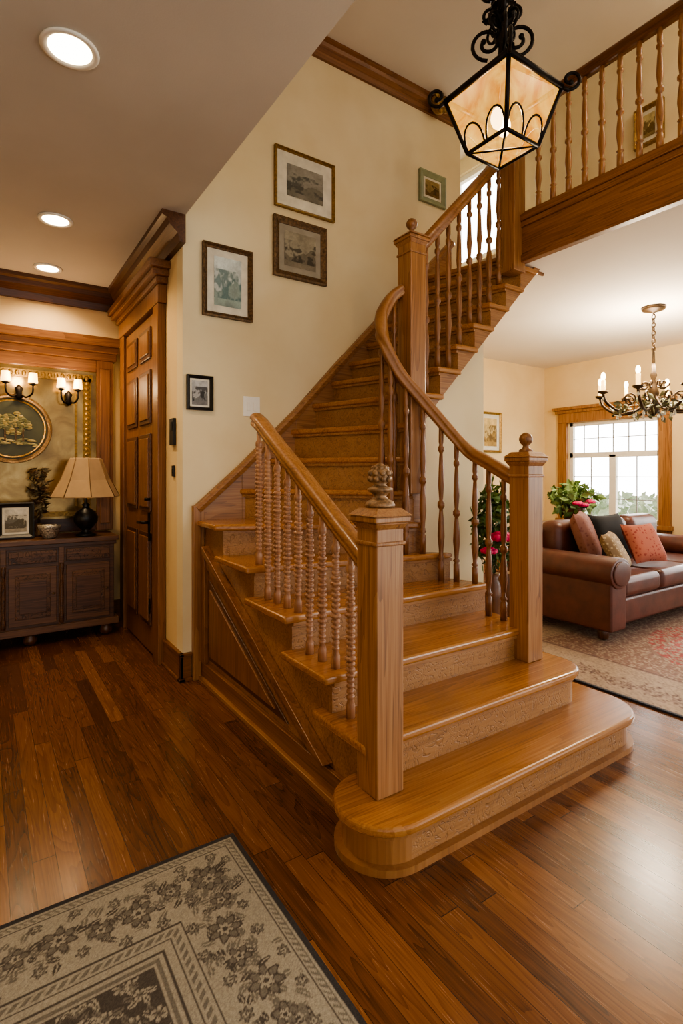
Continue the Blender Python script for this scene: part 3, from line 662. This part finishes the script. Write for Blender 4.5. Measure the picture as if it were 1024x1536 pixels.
def rug(name,x0,x1,y0,y1,step,pal,B,h=.012,med=None):
    nx=int((x1-x0)/step)+1; ny=int((y1-y0)/step)+1
    X,Y=np.meshgrid(np.linspace(x0,x1,nx),np.linspace(y0,y1,ny))
    be,dk,fd,ed,md=[np.array(lin(q)[:3]) for q in pal]
    c=np.empty((ny,nx,3)); c[:]=be
    de=np.minimum(np.minimum(X-x0,x1-X),np.minimum(Y-y0,y1-Y))
    ins=lambda a,b_:(de>=a)&(de<b_)
    field=de>B; c[field]=fd
    if med:
        mx,my=(x0+x1)/2,(y0+y1)/2; c[(np.hypot((X-mx)/1.0,(Y-my)/1.4)<.95)&field]=np.array(lin(med)[:3])
    g_=.062
    for i in range(int((x1-x0)/g_)+1):
        for j in range(int((y1-y0)/g_)+1):
            px=x0+i*g_+random.uniform(-.014,.014)+(j%2)*g_/2; py=y0+j*g_+random.uniform(-.014,.014)
            if min(px-x0,x1-px,py-y0,y1-py)>B-.01:
                for k in range(5):
                    leaf(c,X,Y,px,py,random.uniform(0,6.28),.045,.008,md if k%2 else be)
                stamp(c,X,Y,px,py,random.uniform(.018,.03),random.choice((5,6,7)),random.random()*6,be,md,fd)
    c[ins(0,B)]=be
    B1=B*.72
    bc=(.05+B1)/2
    def fl(ax,a,b_,f,s_):
        n=int((b_-a)/.1)
        for k in range(n+1):
            t=b_-bc-k*.1
            if t<a+bc*.5: break
            big=k%2==0; off=.014*(1 if k%4<2 else -1)
            px,py=(t,f+off) if ax=='x' else (f+off,t)
            for q in range(24):
                if q<14: a_=random.uniform(0,6.28); r_=random.uniform(.0,.05); qx,qy=r_*math.cos(a_),r_*math.sin(a_)
                else:
                    s1,s2=random.uniform(-.05,.05),random.uniform(-.085,.085); qx,qy=(s1,s2) if ax=='x' else (s2,s1)
                leaf(c,X,Y,px+qx,py+qy,random.uniform(0,6.28),random.uniform(.03,.055),.009,dk if q%3==0 else md)
            for q in (-1,1):
                s1,s2=.05,q*.075; qx,qy=(s1,s2) if ax=='x' else (s2,s1); stamp(c,X,Y,px+qx,py+qy,.02,6,k,md,be,dk)
            stamp(c,X,Y,px,py,.05 if big else .034,7 if big else 5,k,md,be,dk)
    for (ax,a,b_,f,s_) in (('x',x0,x1,y1-bc,-1),('x',x0,x1,y0+bc,1),('y',y0,y1,x1-bc,-1),('y',y0,y1,x0+bc,1)): fl(ax,a,b_,f,s_)
    c[ins(0,.055)]=be
    c[ins(B1,B)]=be
    for a,b_,q in ((0,.016,ed),(.022,.026,md),(.044,.047,dk),(B1,B1+.004,dk),(B1+.012,B1+.03,md),(B1+.038,B1+.042,dk),(B-.04,B-.034,dk),(B-.022,B-.012,md),(B-.005,B,dk)): c[ins(a,b_)]=q
    zig=ins(.028,.042)&(np.sin((X+Y)*2*pi/.02)>.2); c[zig]=md
    zig=ins(B1+.012,B1+.03)&(np.sin((X-Y)*2*pi/.026)>.2); c[zig]=be
    c*=(.82+.36*rng.rand(ny,nx,1))
    zz=np.full(X.size,h); co=np.stack([X.ravel(),Y.ravel(),zz],1)
    idx=np.arange(nx*ny).reshape(ny,nx)
    F=np.stack([idx[:-1,:-1].ravel(),idx[:-1,1:].ravel(),idx[1:,1:].ravel(),idx[1:,:-1].ravel()],1)
    ex=np.array([(x0,y0,.0005),(x1,y0,.0005),(x1,y1,.0005),(x0,y1,.0005),(x0,y0,h),(x1,y0,h),(x1,y1,h),(x0,y1,h)]); o=nx*ny
    co=np.concatenate([co,ex]); F=np.concatenate([F,o+np.array([(0,3,2,1),(0,1,5,4),(1,2,6,5),(2,3,7,6),(3,0,4,7)])])
    me=bpy.data.meshes.new(name); me.vertices.add(len(co)); me.vertices.foreach_set('co',co.ravel())
    me.loops.add(F.size); me.loops.foreach_set('vertex_index',F.ravel().astype(np.int32)); me.polygons.add(len(F))
    me.polygons.foreach_set('loop_start',np.arange(0,F.size,4,dtype=np.int32)); me.polygons.foreach_set('loop_total',np.full(len(F),4,dtype=np.int32)); me.update(); me.validate()
    at=me.color_attributes.new('Col','FLOAT_COLOR','POINT'); cc=np.concatenate([c.reshape(-1,3),np.tile(ed,(8,1))]); at.data.foreach_set('color',np.concatenate([cc,np.ones((len(cc),1))],1).ravel())
    me.materials.append(M['rug']); ob=bpy.data.objects.new(name,me); bpy.context.scene.collection.objects.link(ob)
M['rug']=vcol('wool_rug',.95,.35,420)
rug('area_rug',-1.3,.73,-.9,1.76,.0036,('#968f80','#4e4842','#4e4842','#3a3838','#6e685e'),.37)
rug('living_room_rug',3.0,6.0,-1.4,3.0,.013,('#a08c78','#6c5850','#84685c','#44464e','#8e786a'),.5,med='#98504a')
# ------------------------------------------------------------ sofa
SF=empty('leather_sofa'); sx0,sx1,sy0,sy1=3.78,6.0,2.12,3.08; zf=.014
def part(name,boxes,bev=.04,m='leather'):
    b=MB()
    for q in boxes: b.box(*q)
    return b.build(name,[m],SF,bev,4,True)
part('base_frame',[(sx0+.03,sx1-.03,sy0+.05,sy1,.11,.32)],.03)
part('seat_cushions',[(sx0+.24+i*.58,sx0+.81+i*.58,sy0+.02,sy1-.22,.32,.48) for i in range(3)],.05)
part('back_frame',[(sx0+.05,sx1-.05,sy1-.2,sy1,.3,.80)],.07)
part('back_cushions',[(sx0+.25+i*.58,sx0+.81+i*.58,sy1-.38,sy1-.15,.48,.86) for i in range(3)],.09)
for nme,ax in (('arm_left',sx0),('arm_right',sx1-.25)):
    b=MB(); b.box(ax+.02,ax+.23,sy0,sy1-.02,.10,.52)
    b.build(nme,['leather'],SF,.02,3,True)
    b=MB(); cyl=[(.14*math.cos(2*pi*t/24),.115*math.sin(2*pi*t/24)) for t in range(24)]
    b.sweep([(ax+.125,sy0-.015,.53),(ax+.125,sy1,.53)],cyl,0,True)
    b.sweep([(ax+.125,sy0-.028,.53),(ax+.125,sy0-.012,.53)],[(a*.8,c*.8) for a,c in cyl],0,True)
    b.build(nme+'_roll',['leather'],SF,.02,3)
b=MB()
for x in (sx0+.12,sx1-.12):
    for y in (sy0+.12,sy1-.1): b.lathe([(.025,0),(.04,.02),(.045,.06),(.03,.1)],(x,y,zf),14)
b.build('feet',['oakdZ'],SF)
def pillow(name,c,s_,rz,rx,mat):
    b=MB(); b.T=Matrix.Translation(c)@Matrix.Rotation(rz,4,'Z')@Matrix.Rotation(rx,4,'X'); n=14; vs=[];fs=[]
    for sd in (1,-1):
        o=len(vs)
        for j in range(n+1):
            for i in range(n+1):
                u=-1+2*i/n;v=-1+2*j/n; e=max(0,(1-u**4)*(1-v**4))**.5
                pu=u*(1-.08*(1-v*v)*abs(u)**3); pv=v*(1-.08*(1-u*u)*abs(v)**3)
                vs.append((pu*s_/2,sd*e*s_*.17,pv*s_/2))
        for j in range(n):
            for i in range(n): a=o+j*(n+1)+i; fs.append((a,a+1,a+n+2,a+n+1) if sd<0 else (a,a+n+1,a+n+2,a+1))
    b.add(vs,fs,0,True); b.build(name,[mat])
def fab(name,a,c,sc=30):
    g=G(name); g.set(.85); v=g.coords(); vo=g.n('ShaderNodeTexVoronoi'); g.L(v,vo.inputs['Vector']); vo.inputs['Scale'].default_value=sc
    g.L(g.ramp(g.math('ADD',vo.outputs[0],g.math('MULTIPLY',g.noise(v,sc,3,2),.4)),[(.4,a),(.6,c)]),g.b.inputs['Base Color']); return g.m
pillow('throw_pillow',(4.30,2.62,.72),.46,.45,-.35,fab('pillow_rose','#74443c','#8a5e52'))
pillow('throw_pillow',(4.22,2.32,.64),.34,.35,-.5,fab('pillow_cream','#c0ac88','#8c7658',40))
pillow('throw_pillow',(4.60,2.58,.71),.42,-.1,-.35,plain('pillow_black','#202020',.85))
pillow('throw_pillow',(4.74,2.36,.67),.36,-.25,-.5,fab('pillow_red','#8c3c32','#ac6450',34))
# ------------------------------------------------------------ flowers
FL=empty('flower_vase'); vx,vy=2.63,2.22
b=MB()
for dx,dy in ((0,0),(.09,-.04)):
    b.lathe([(.05,0),(.06,.03),(.04,.1),(.045,.3),(.06,.5),(.055,.58),(.035,.62),(.045,.65),(.035,.65)],(vx+dx,vy+dy,0),20)
b.build('tall_vases',['vase'],FL)
b=MB(); b.leaves((vx,vy,.92),(.13,.13,.25),480,.06,[0,1]); b.leaves((vx-.02,vy-.02,1.08),(.08,.08,.13),130,.06,0)
for i in range(14):
    a=random.uniform(0,6.28); r=random.uniform(.03,.11); b.tube(smooth_path([(vx,vy,.62),(vx+r*.4*math.cos(a),vy+r*.4*math.sin(a),.8),(vx+r*math.cos(a),vy+r*math.sin(a),random.uniform(.9,1.12))],5),.003,1,5)
b.build('foliage',['leaf','leafd'],FL)
def bloom(b,c,r,m=0):
    for ring,(n,rr,tt) in enumerate(((5,.35,1.1),(7,.7,.7),(9,1.0,.25))):
        for i in range(n):
            a=2*pi*i/n+ring; d=Vector((math.cos(a)*math.cos(tt),math.sin(a)*math.cos(tt),math.sin(tt)))
            p=Vector(c)+d*r*rr*.6; b.ell(p,(r*.38,r*.38,r*.3),m,8,5)
b=MB(); 
bloom(b,(vx-.08,vy-.13,.88),.08)
bloom(b,(vx-.13,vy-.08,.80),.055); b.build('blooms',['pink'],FL)
CT=empty('console_table')
b=MB(); b.box(4.7,6.3,3.22,3.55,.72,.76); b.box(4.74,6.26,3.25,3.52,.66,.72)
for x in (4.76,6.19):
    for y in (3.26,3.46): b.box(x,x+.05,y,y+.05,0,.66)
b.build('table',['oakdX'],CT,.005)
PL=empty('potted_geranium'); px_,py_=5.3,3.38
b=MB(); b.lathe([(.09,0),(.12,.12),(.125,.14),(.11,.14),(.1,.1),(.001,.1)],(px_,py_,.76),20); b.build('pot',['vase'],PL)
b=MB(); b.leaves((px_,py_,1.0),(.36,.16,.16),420,.10,[0,1]); b.build('foliage',['leaf',plain('leaf_pale','#8ca868',.6)],PL)
b=MB()
for q in ((5.2,3.20,.93),(5.32,3.20,.96),(5.1,3.20,.95)): bloom(b,q,.06)
b.build('blooms',['pink'],PL)
# ------------------------------------------------------------ light
sun=bpy.data.lights.new('sun','SUN'); sun.energy=2.4; sun.angle=.08; sun.color=(1,.95,.88)
so=bpy.data.objects.new('sun',sun); bpy.context.scene.collection.objects.link(so)
so.rotation_euler=Vector((-.85,-.22,-.42)).to_track_quat('-Z','Y').to_euler()
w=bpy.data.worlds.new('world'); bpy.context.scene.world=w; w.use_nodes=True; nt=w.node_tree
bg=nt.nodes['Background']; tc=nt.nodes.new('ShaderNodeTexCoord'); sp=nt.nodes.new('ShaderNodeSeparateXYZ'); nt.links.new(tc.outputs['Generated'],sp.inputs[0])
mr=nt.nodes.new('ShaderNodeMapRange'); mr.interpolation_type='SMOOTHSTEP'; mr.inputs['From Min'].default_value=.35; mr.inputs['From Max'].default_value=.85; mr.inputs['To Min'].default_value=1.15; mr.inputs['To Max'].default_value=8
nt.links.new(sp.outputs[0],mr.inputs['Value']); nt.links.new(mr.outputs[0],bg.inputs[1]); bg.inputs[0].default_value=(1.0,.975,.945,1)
# ------------------------------------------------------------ camera
cam=bpy.data.cameras.new('camera'); cam.sensor_fit='VERTICAL'; cam.sensor_height=36; cam.sensor_width=24; cam.lens=18.75; cam.shift_y=-58/1536; cam.clip_start=.05
co=bpy.data.objects.new('camera',cam); bpy.context.scene.collection.objects.link(co); co.location=(0,0,1.27); co.rotation_euler=(pi/2,0,math.radians(-34))
bpy.context.scene.camera=co
vs=bpy.context.scene.view_settings; vs.view_transform='AgX'; vs.look='AgX - Medium High Contrast'; vs.exposure=.3
